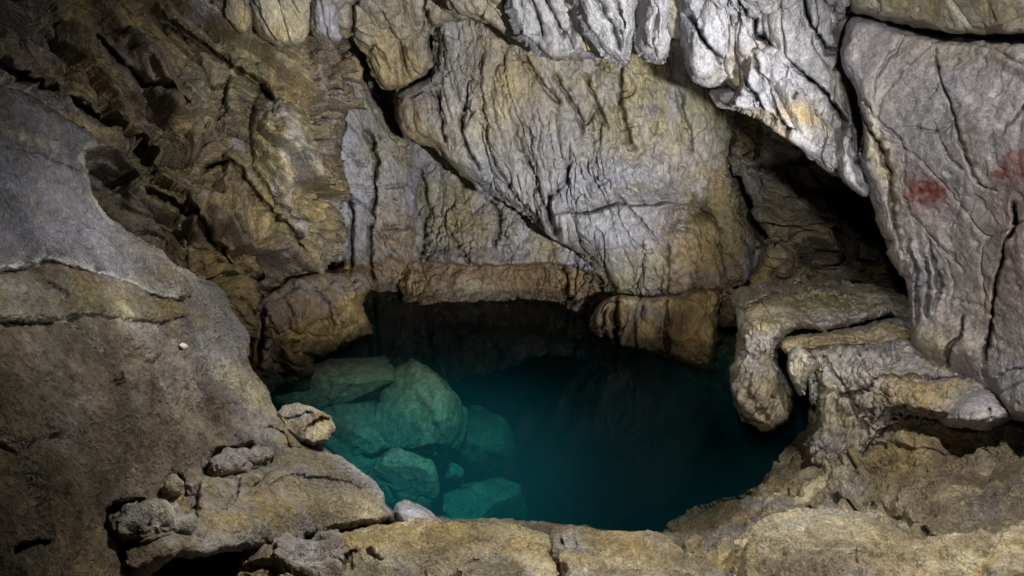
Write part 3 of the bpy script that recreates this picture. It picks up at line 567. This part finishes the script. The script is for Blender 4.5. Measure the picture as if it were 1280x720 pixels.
tag(o, 'broad grainy boulder lying on the floor at the front right of the pool', 'boulder', kind='thing')

# ---- big slab on the left
LS = rock('rock_slope', [(-260, 60), (-60, 88), (0, 108), (40, 122), (86, 152), (117, 178), (104, 188), (112, 225), (114, 252), (130, 270), (161, 290), (199, 316), (225, 338), (262, 352), (279, 366), (289, 388), (304, 408), (312, 425), (311, 452), (322, 470), (337, 490), (344, 510), (372, 536), (406, 562), (444, 588), (468, 606), (480, 630), (490, 650), (412, 664), (356, 679), (262, 690), (202, 706), (160, 760), (140, 860), (-260, 860)],
    [(0, 110, 3.0), (116, 180, 3.75), (110, 225, 3.75), (199, 318, 4.25), (289, 388, 4.7), (311, 452, 4.8), (344, 510, 4.9), (0, 350, 2.5), (100, 350, 3.05), (200, 400, 3.6), (0, 500, 2.15), (150, 500, 2.9), (300, 540, 4.15), (400, 590, 4.5), (468, 612, W(468, 612, .18)), (486, 645, W(486, 648, .1)), (0, 720, 1.7), (150, 690, 2.45), (250, 640, 3.2), (350, 640, 3.85), (300, 688, 3.25), (412, 660, 4.2), (-150, 80, 2.4), (-150, 850, 1.2), (140, 850, 2.0), (60, 230, 3.1), (-150, 450, 1.7)],
    'slab', [ ('crack', [(5, 341), (30, 333), (56, 327), (94, 333), (139, 351), (170, 362), (204, 373)], 5, -.05), ('crack', [(-20, 400), (40, 398), (100, 392)], 6, -.04), ('crack', [(112, 225), (116, 255), (136, 275)], 5, -.04), ('crack', [(-20, 407), (30, 409), (60, 406)], 2.5, .12), ('crack', [(112, 345), (139, 357), (160, 366)], 2.5, .12),
             ('step', [(340, 512), (310, 508), (270, 514), (230, 520)], .08, 30), ('crack', [(262, 588), (268, 572), (290, 558), (330, 556)], 4.5, .20), ('bump', 304, 573, 42, 14, -10, .13), ('crack', [(204, 606), (212, 596), (222, 594)], 3.5, .12), ('bump', 214, 610, 13, 14, 0, .09), ('bump', 239, 604, 13, 14, 0, .08), ('crack', [(225, 595), (230, 604), (228, 616)], 3, .1),
             ('crack', [(136, 660), (134, 645), (150, 632), (180, 628)], 6, .24), ('bump', 184, 652, 44, 24, -8, .14), ('crack', [(160, 700), (156, 682), (180, 666), (206, 658)], 6, .24), ('bump', 204, 688, 46, 22, -12, .13), ('bump', 320, 600, 60, 16, 35, .06, 1),
             ('step', [(450, 600), (400, 582), (350, 580), (318, 606), (296, 640)], -.06, 40), ('step', [(405, 566), (372, 556), (345, 532), (330, 536)], -.08, 26), ('bump', 280, 480, 50, 22, 35, .07, 1), ('crack', [(0, 700), (20, 690), (50, 684)], 4, .14), ('bump', 150, 320, 120, 10, 25, .03, 1)],
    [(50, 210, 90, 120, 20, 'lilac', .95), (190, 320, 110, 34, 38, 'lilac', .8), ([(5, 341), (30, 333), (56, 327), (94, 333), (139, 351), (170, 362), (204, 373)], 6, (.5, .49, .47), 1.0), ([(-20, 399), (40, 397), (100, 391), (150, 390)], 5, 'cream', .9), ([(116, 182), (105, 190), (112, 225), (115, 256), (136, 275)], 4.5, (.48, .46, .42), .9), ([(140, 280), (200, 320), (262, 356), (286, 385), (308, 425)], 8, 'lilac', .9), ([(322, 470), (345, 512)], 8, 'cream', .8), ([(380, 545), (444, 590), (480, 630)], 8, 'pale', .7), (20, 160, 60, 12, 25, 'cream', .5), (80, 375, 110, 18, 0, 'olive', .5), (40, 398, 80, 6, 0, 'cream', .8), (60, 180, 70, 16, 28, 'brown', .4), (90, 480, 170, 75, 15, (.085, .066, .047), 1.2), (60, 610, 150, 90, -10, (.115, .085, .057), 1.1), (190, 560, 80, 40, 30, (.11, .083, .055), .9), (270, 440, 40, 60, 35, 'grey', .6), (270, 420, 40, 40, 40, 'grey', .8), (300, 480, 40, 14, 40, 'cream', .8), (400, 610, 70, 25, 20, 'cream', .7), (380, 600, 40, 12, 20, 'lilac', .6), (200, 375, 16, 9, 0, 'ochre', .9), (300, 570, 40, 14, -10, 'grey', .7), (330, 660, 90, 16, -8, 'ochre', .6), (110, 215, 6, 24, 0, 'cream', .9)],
    rnd=(14, .2), back=1.5, s=.8, seed=32.7, edge=3.0, under=.12)
tag(LS, 'huge sloping rock slab filling the left side, lilac on top and earthy brown below', 'rock slope', kind='thing')
def layer(outl, h, seed, tints, feats, label, rnd=(10, .12), s_=.7, pal=None):
    p = curve(outl, True, 2); q = np.concatenate([p[::3], p[::5] * .6 + p.mean(0) * .4])
    zs = SURF[32.7](q[:, 0], q[:, 1]) - h
    o = rock('rock_layer', outl, list(zip(q[:, 0], q[:, 1], zs)), 'slab', feats, tints, rnd=rnd, back=.6, margin=20, s=s_, seed=seed, edge=4.5, parent=LS, pal=pal)
    return tag(o, label)
layer([(-260, 340), (7, 338), (56, 326), (100, 334), (139, 350), (180, 366), (228, 380), (236, 396), (200, 402), (160, 400), (101, 397), (60, 403), (0, 405), (-260, 412)], .09, 45.1,
    [([(0, 403), (60, 401), (101, 395), (160, 398)], 6, 'cream', .9), (60, 375, 160, 20, 0, 'olive', .6), (200, 385, 20, 10, 0, 'ochre', .8)], [('crack', [(60, 350), (80, 365), (86, 372)], 2, .03)], 'grey olive layer with a pale lower rim')
layer([(-260, 60), (-60, 88), (0, 108), (40, 122), (86, 150), (119, 176), (116, 186), (103, 192), (108, 224), (116, 254), (140, 276), (161, 290), (199, 316), (225, 336), (246, 352), (240, 370), (215, 376), (180, 366), (139, 352), (94, 335), (56, 328), (7, 342), (-260, 356)], .18, 46.3,
    [(60, 230, 140, 130, 20, 'lilac', .95), (40, 170, 80, 16, 28, 'brown', .5), (20, 165, 60, 8, 20, 'cream', .7), (100, 300, 90, 20, 25, 'lilac', .9), ([(5, 341), (30, 333), (56, 327), (94, 333), (139, 350), (180, 364), (225, 376)], 9, (.62, .60, .57), 1.3), ([(118, 180), (104, 190), (109, 224), (117, 254), (140, 276)], 6, (.55, .52, .47), 1.1), (205, 345, 14, 8, 0, 'ochre', .7)],
    [('crack', [(-20, 180), (40, 190), (100, 215)], 3, .04), ('crack', [(0, 250), (70, 268), (150, 310)], 3, .03), ('step', [(110, 196), (60, 168), (0, 150)], .05, 30), ('crack', [(5, 339), (30, 331), (56, 325), (94, 331), (139, 348), (180, 362), (225, 373)], 4, -.05)], 'lilac grey top layer edged with white crust', rnd=(11, .16))
def stone(outl, Z, label, seed, style='stone', tints=(), feats=(), s=.6, rnd=(7, .07), back=.35, cat='stone', name='stone', dz=.06, margin=16, edge=2.0, on=None, h=.1):
    p = np.array(outl, float); cx, cy = p.mean(0)
    ctrl = [(x, y, Z + (cy - y) * dz / 10) for x, y in outl[::2]] + [(cx, cy, Z - .03)]
    if on:
        xs, ys = np.array([k[0] for k in ctrl], float), np.array([k[1] for k in ctrl], float); zs = SURF[on](xs, ys) - h
        zs[:-1] += h * .25; ctrl = list(zip(xs, ys, zs))
    return tag(rock(name, outl, ctrl, style, feats, tints, rnd=rnd, back=back, margin=margin, s=s, seed=seed, edge=edge, sharp=True), label, cat, kind='thing')
layer([(246, 612), (262, 594), (300, 588), (340, 580), (362, 562), (380, 556), (404, 562), (444, 586), (470, 604), (482, 630), (492, 650), (412, 664), (356, 679), (262, 692), (226, 696), (236, 660), (244, 636)], .10, 47.6,
    [(400, 612, 80, 22, 22, 'cream', .7), (400, 596, 50, 10, 25, 'lilac', .6), (300, 650, 70, 20, -8, 'ochre', .7), (270, 620, 30, 30, 0, 'tan', .6), ([(404, 562), (444, 588), (472, 606), (486, 636)], 7, 'pale', .8)],
    [('crack', [(300, 592), (296, 620), (276, 640)], 3, .08), ('crack', [(345, 582), (322, 606), (310, 622)], 3, .07), ('step', [(470, 612), (420, 600), (372, 590), (330, 606)], -.05, 30), ('bump', 370, 640, 90, 24, -8, .10, 1)], 'cream topped lower lip reaching the water')
stone([(346, 516), (352, 506), (372, 503), (390, 508), (400, 514), (414, 522), (419, 538), (410, 553), (392, 557), (372, 548), (356, 538)], 4.75, 'angular two toned stone jutting out over the water from the left slab', 33.1, 'slab', tints=[(365, 515, 26, 12, 0, 'grey', .9), (405, 540, 18, 16, 0, (.42, .36, .24), .9)], feats=[('step', [(420, 524), (402, 520), (388, 526), (376, 545)], -.10, 14), ('step', [(350, 520), (372, 516), (390, 510)], .06, 14), ('crack', [(386, 508), (382, 526), (378, 548)], 2, .05)], s=.35, rnd=(5, .06), edge=3)
stone([(262, 588), (268, 574), (286, 562), (320, 560), (342, 562), (336, 574), (310, 584), (286, 592)], 3.75, 'long pale stone set in the slab with a dark hollow along its upper side', 34.5, tints=[(304, 573, 50, 16, 0, 'grey', .8)], rnd=(9, .12), on=32.7, h=.14)
stone([(138, 664), (142, 646), (158, 634), (190, 628), (218, 636), (230, 648), (228, 662), (204, 668), (170, 676), (150, 676)], 2.62, 'large rough stone on the left slab, the lower of two with dark hollows', 35.2, tints=[(180, 650, 50, 24, 0, 'grey', .6)], rnd=(12, .13), on=32.7, h=.15)
stone([(202, 614), (206, 601), (216, 596), (226, 604), (225, 618), (212, 624)], 3.15, 'small dark rimmed cobble beside its pale twin on the left slab', 36.2, rnd=(8, .1), back=.2, on=32.7, h=.11, tints=[(214, 610, 14, 14, 0, 'olive', .7)])
stone([(228, 606), (236, 594), (248, 596), (252, 606), (242, 616), (230, 616)], 3.25, 'small pale cobble next to the dark rimmed one on the left slab', 36.9, rnd=(8, .1), back=.2, on=32.7, h=.11, tints=[(240, 606, 14, 14, 0, 'tan', .7)])

stone([(223, 432), (227, 428), (234, 429), (236, 434), (229, 437)], 4.2, 'tiny white pebble lying alone high on the left slab', 37.3, 'panel', tints=[(229, 432, 10, 10, 0, (.6, .58, .5), 1)], s=.1, rnd=(4, .03), back=.06, margin=8, edge=.6, on=32.7, h=.06, cat='pebble', name='pebble')
# ---- rocks along the front
tag(rock('ground', [(60, 690), (160, 680), (340, 672), (500, 652), (640, 650), (800, 668), (900, 660), (960, 690), (960, 870), (0, 870)],
    [(60, 720, 2.9), (340, 690, W(340, 690, .12)), (500, 660, W(500, 660, -.05)), (660, 662, W(660, 662, 0.05)), (830, 680, W(830, 680, .0)), (900, 720, 3.7), (500, 740, 3.6), (960, 860, 2.8), (500, 860, 2.9), (0, 870, 2.0)], 'floor', [], [(500, 700, 400, 60, 0, 'brown', .5)], rnd=(10, .1), back=1.0, s=.8, seed=37.7), kind='structure')
stone([(330, 694), (344, 682), (372, 676), (390, 678), (412, 674), (428, 676), (432, 690), (424, 706), (420, 726), (400, 760), (350, 770), (326, 740), (334, 714)], 3.45, 'knobbly crumbling pale rock at the bottom edge, left of the ochre front rock', 38.1, 'rugged', tints=[(380, 695, 50, 30, 0, 'pale', .8)], s=.55, rnd=(12, .15), back=.5, cat='rock', name='rock', dz=.05, margin=20)
stone([(384, 682), (400, 664), (420, 662), (430, 672), (420, 684), (402, 690)], 3.75, 'small grey angular stone resting above the crumbling pale rock', 38.6, tints=[(405, 674, 26, 14, 0, 'grey', .8)], rnd=(8, .08), back=.2)
stone([(440, 664), (452, 659), (464, 662), (460, 670), (444, 674)], 3.95, 'tiny pale stone chip lying in the shadow under the left slab', 38.9, tints=[(450, 666, 20, 10, 0, 'cream', .8)], rnd=(6, .05), back=.12, s=.2, edge=1)
o = rock('front_rock', [(392, 720), (402, 690), (424, 672), (464, 658), (490, 655), (520, 650), (552, 653), (585, 656), (620, 654), (645, 660), (672, 668), (690, 680), (688, 694), (712, 700), (740, 740), (760, 870), (380, 870)],
    [(400, 700, 3.75), (464, 660, 4.1), (520, 652, 4.2), (620, 657, 4.15), (690, 682, 3.9), (520, 690, 3.55), (600, 690, 3.55), (640, 710, 3.45), (460, 700, 3.5), (520, 740, 3.0), (400, 860, 2.4), (740, 860, 2.4), (700, 730, 3.3)],
    'floor', [('crack', [(560, 712), (580, 702), (612, 696)], 4, .12), ('step', [(690, 700), (640, 694), (600, 704), (560, 716)], .10, 30), ('bump', 470, 685, 40, 16, -20, .05, 1), ('crack', [(420, 700), (450, 690), (480, 700)], 3, .07), ('bump', 640, 672, 40, 9, 10, .05, 1), ('crack', [(530, 700), (536, 716), (528, 728)], 3, .06)],
    [(500, 668, 90, 16, 0, 'ochre', .8), (440, 680, 40, 20, -20, 'ochre', .9), (640, 668, 50, 10, 10, 'cream', .6), (560, 700, 90, 20, 0, 'tan', .6)], rnd=(12, .16), back=.9, s=1.15, seed=39.4)
tag(o, 'ochre pitted rock along the bottom edge in front of the pool', 'rock', kind='thing')
o = rock('front_rock', [(686, 676), (690, 664), (704, 660), (722, 658), (746, 662), (770, 664), (800, 664), (822, 667), (842, 678), (862, 692), (892, 704), (918, 720), (960, 780), (960, 870), (700, 870), (704, 720), (694, 700)],
    [(690, 668, 4.0), (722, 660, 4.05), (770, 666, 4.0), (822, 670, 3.95), (862, 694, 3.65), (915, 720, 3.4), (760, 700, 3.5), (800, 720, 3.25), (710, 710, 3.5), (720, 860, 2.4), (950, 860, 2.4)],
    'floor', [('crack', [(700, 668), (704, 684), (694, 692)], 2.5, .08), ('crack', [(716, 662), (722, 680), (714, 690)], 2.5, .06), ('bump', 800, 684, 50, 12, 10, .05, 1)],
    [(715, 674, 22, 14, 0, 'pale', .9), (790, 680, 60, 16, 10, 'ochre', .7), (800, 700, 70, 16, 20, 'cream', .5)], rnd=(12, .15), back=.9, s=1.0, seed=40.6)
tag(o, 'pale ribbed rock on the bottom edge, right of the notch between the front rocks', 'rock', kind='thing')
stone([(574, 712), (588, 704), (604, 700), (622, 698), (642, 700), (652, 712), (650, 740), (620, 760), (580, 750)], 3.18, 'squared brown stone leaning on the ochre front rock', 41.3, 'floor', tints=[(610, 710, 40, 20, 0, 'tan', .7)], rnd=(9, .1), back=.3, name='stone')
stone([(490, 640), (494, 630), (506, 626), (522, 630), (536, 638), (552, 652), (548, 662), (520, 662), (500, 656)], W(520, 645, .12), 'smooth lilac stone at the water edge behind the ochre front rock', 42.2, 'panel', tints=[(520, 640, 40, 20, 0, 'lilac', .9)], rnd=(9, .1), back=.3)
stone([(632, 662), (660, 654), (700, 655), (732, 656), (746, 664), (730, 676), (640, 674)], W(690, 664, .08), 'flat brown stone lying at the water edge behind the notch', 43.2, 'floor', tints=[(690, 664, 60, 14, 0, 'mauve', .9)], rnd=(6, .06), back=.25, s=.25)

# ---- pool bed and drowned boulders
nx_, ny_ = 150, 150
gx, gy = np.meshgrid(np.linspace(-5.2, 4.5, nx_), np.linspace(2.6, 11.8, ny_))
bx, by = gx.ravel(), gy.ravel()
left = sstep(.3, -2.6, bx + .12 * (by - 6))
zz = -5.0 + 3.45 * left + .5 * sstep(-2.2, -4.0, bx) + .7 * sstep(8.2, 10.2, by) * left
Pb = np.stack([bx, by, zz], 1)
Pb[:, 2] += relief(Pb, 'bed', 44.0, 1.0) + .12 * ridged(Pb * 1.6, 3)
ii = np.arange(nx_ * ny_).reshape(ny_, nx_)
o = link_mesh('lake_bed', Pb, np.stack([ii[:-1, :-1], ii[:-1, 1:], ii[1:, 1:], ii[1:, :-1]], -1).reshape(-1, 4), 'bed', colour(Pb, 'bed', 44.0))
tag(o, kind='structure')
GB = 'drowned boulders seen through the clear water'
for (x, y, z, sz, rot, fac, lab, sd) in [
    (520, 522, -1.0, (.68, .74, .78), 20, .45, 'largest drowned boulder, rounded and greenish, near the left of the pool', 1.7),
    (598, 556, -1.6, (.52, .50, .55), 60, .6, 'drowned teal boulder immediately right of the largest one', 2.4),
    (494, 604, -1.25, (.56, .42, .44), -10, .85, 'drowned flat topped block below the largest boulder', 3.3),
    (605, 632, -1.85, (.66, .50, .5), 15, .7, 'drowned boulder close to the front rocks, right of the flat topped block', 4.6),
    (567, 590, -1.5, (.14, .12, .12), 0, .7, 'smallest drowned stone in the gap among three boulders', 5.2),
    (448, 530, -.95, (.66, .56, .44), -25, .8, 'drowned shelf like rock left of the largest boulder', 6.1),
    (410, 482, -.50, (1.15, .60, .34), 25, .7, 'drowned pale shelf just under the surface below the yellow stained boulder', 7.4),
    (436, 568, -1.25, (.50, .40, .36), 10, .8, 'drowned stone between the flat topped block and the left slab', 8.8),
    (655, 482, -2.6, (.6, .6, .9), 0, .6, 'faint deep boulder in the middle of the pool', 9.9)]:
    o = boulder('drowned_boulder', x, y, z, sz, rot, 'bed' if fac < .9 else 'slab', sd, sub=6, facet=fac, s=.34)
    tag(o, lab, 'boulder', GB, kind='thing')

# ---- the rock all round, behind and above the camera
v, f = ico(6)
Ps = v * np.array([7.2, 9.0, 7.0]) + np.array([0, 4.2, 1.4])
Ps += v * (relief(Ps, 'slab', 50.0, 3.0) + .8 * fbm(Ps * .35, 3))[:, None]
tag(link_mesh('terrain', Ps, f[:, ::-1], 'slab', colour(Ps, 'slab', 50.0)), kind='structure')

# ---- water: a clear body of green-blue water with a mirror-smooth skin
m, nt = new_mat('clear_pool_water'); L = nt.links.new
out = N(nt, 'ShaderNodeOutputMaterial')
fr = N(nt, 'ShaderNodeFresnel'); fr.inputs['IOR'].default_value = 1.11
tr = N(nt, 'ShaderNodeBsdfTransparent'); gl = N(nt, 'ShaderNodeBsdfGlossy'); gl.inputs['Roughness'].default_value = .03
tc = N(nt, 'ShaderNodeTexNoise'); tc.inputs['Scale'].default_value = 2.2; tc.inputs['Detail'].default_value = 1
ge = N(nt, 'ShaderNodeNewGeometry'); L(ge.outputs['Position'], tc.inputs['Vector'])
bu = N(nt, 'ShaderNodeBump'); bu.inputs['Strength'].default_value = .05; bu.inputs['Distance'].default_value = .02; L(tc.outputs[0], bu.inputs['Height'])
L(bu.outputs[0], gl.inputs['Normal']); L(bu.outputs[0], fr.inputs['Normal'])
mx = N(nt, 'ShaderNodeMixShader'); L(fr.outputs[0], mx.inputs[0]); L(tr.outputs[0], mx.inputs[1]); L(gl.outputs[0], mx.inputs[2])
L(mx.outputs[0], out.inputs['Surface'])
ab = N(nt, 'ShaderNodeVolumeAbsorption'); ab.inputs['Color'].default_value = (.0, .64, .70, 1); ab.inputs['Density'].default_value = .95
sc = N(nt, 'ShaderNodeVolumeScatter'); sc.inputs['Color'].default_value = (.06, .66, .80, 1); sc.inputs['Density'].default_value = .065; sc.inputs['Anisotropy'].default_value = .1
ad = N(nt, 'ShaderNodeAddShader'); L(ab.outputs[0], ad.inputs[0]); L(sc.outputs[0], ad.inputs[1]); L(ad.outputs[0], out.inputs['Volume'])
x0, x1, y0, y1, z0 = -5.0, 4.3, 3.0, 11.6, -5.5
v = np.array([(x0, y0, 0), (x1, y0, 0), (x1, y1, 0), (x0, y1, 0), (x0, y0, z0), (x1, y0, z0), (x1, y1, z0), (x0, y1, z0)], float)
f = np.array([(0, 1, 2, 3), (7, 6, 5, 4), (0, 4, 5, 1), (1, 5, 6, 2), (2, 6, 7, 3), (3, 7, 4, 0)])
me = bpy.data.meshes.new('water'); me.from_pydata(v.tolist(), [], f.tolist()); me.materials.append(m)
o = bpy.data.objects.new('water', me); COL.objects.link(o); tag(o, kind='structure')

# ================================================================== light
w = bpy.data.worlds.new('World'); scene.world = w; w.use_nodes = True
bg = w.node_tree.nodes['Background']; bg.inputs[0].default_value = (.75, .8, 1, 1); bg.inputs[1].default_value = .012

from mathutils import Vector
def lamp(name, loc, target, power, colour=(1, .95, .86), angle=90, blend=.8, radius=.12):
    l = bpy.data.lights.new(name, 'SPOT'); l.energy = power; l.color = colour; l.spot_size = math.radians(angle); l.spot_blend = blend; l.shadow_soft_size = radius
    o = bpy.data.objects.new(name, l); COL.objects.link(o); o.location = loc
    o.rotation_euler = (Vector(target) - Vector(loc)).to_track_quat('-Z', 'Y').to_euler()
    return o
lamp('key_lamp', (2.1, .4, 2.35), (-.1, 7.6, 2.7), 3100, (.98, .99, 1.0), 54, .8, .10)
lamp('ceiling_lamp', (-.9, .5, 2.7), (1.3, 4.9, 4.5), 270, (.97, .97, 1.0), 52, 1.0, .08)
lamp('slab_lamp', (.7, 4.2, 4.1), (-1.5, 3.4, 1.2), 680, (1, .96, .87), 72, 1.0, .06)
lamp('shore_lamp', (.6, 4.3, 4.1), (.7, 2.4, .9), 620, (1, .95, .83), 66, 1.0, .06)
lamp('right_lamp', (.5, -.3, 3.9), (2.5, 3.8, 3.1), 860, (1, .97, .95), 50, 1.0, .08)
lamp('floor_lamp', (2.0, 2.3, 4.0), (1.7, 3.3, .8), 640, (1, .95, .84), 76, 1.0, .06)
lamp('ledge_lamp', (-.2, .2, 4.0), (2.4, 5.0, 1.3), 620, (1, .96, .85), 27, 1.0, .06)
lamp('cool_lamp', (1.0, .2, 3.7), (-2.9, 3.2, 2.8), 330, (.88, .90, 1.0), 36, 1.0, .08)
lamp('left_wall_lamp', (.7, 3.9, 4.3), (-3.0, 6.6, 2.6), 520, (1, .96, .86), 68, 1.0, .08)
lamp('pool_lamp', (.4, 2.6, 5.6), (-.9, 5.7, -1), 3500, (1, .97, .9), 33, 1.0, .35)

# ================================================================== camera
cam = bpy.data.cameras.new('camera'); cam.sensor_width = 36; cam.lens = F / 1280 * 36; cam.clip_end = 200; cam.clip_start = .05
co = bpy.data.objects.new('camera', cam); COL.objects.link(co); co.location = (0, 0, CAM_H)
co.rotation_euler = (math.radians(90) - PITCH, 0, 0); scene.camera = co
scene.render.engine = 'CYCLES'
cy = scene.cycles
cy.use_denoising = True
try: cy.denoiser = 'OPENIMAGEDENOISE'
except Exception as e: print(e)
try: cy.denoising_prefilter = 'NONE'; cy.denoising_input_passes = 'RGB_ALBEDO_NORMAL'
except Exception as e: print(e)
cy.max_bounces = 6; cy.diffuse_bounces = 3; cy.glossy_bounces = 3; cy.transparent_max_bounces = 12; cy.volume_bounces = 1
cy.sample_clamp_indirect = 4; cy.caustics_reflective = False; cy.caustics_refractive = False
vs = scene.view_settings
vs.view_transform = 'Standard'; vs.look = 'None'; vs.gamma = 1; vs.use_curve_mapping = False; vs.exposure = .12
print('built in', time.time() - T0, 'verts', sum(len(o.data.vertices) for o in scene.objects if o.type == 'MESH'))
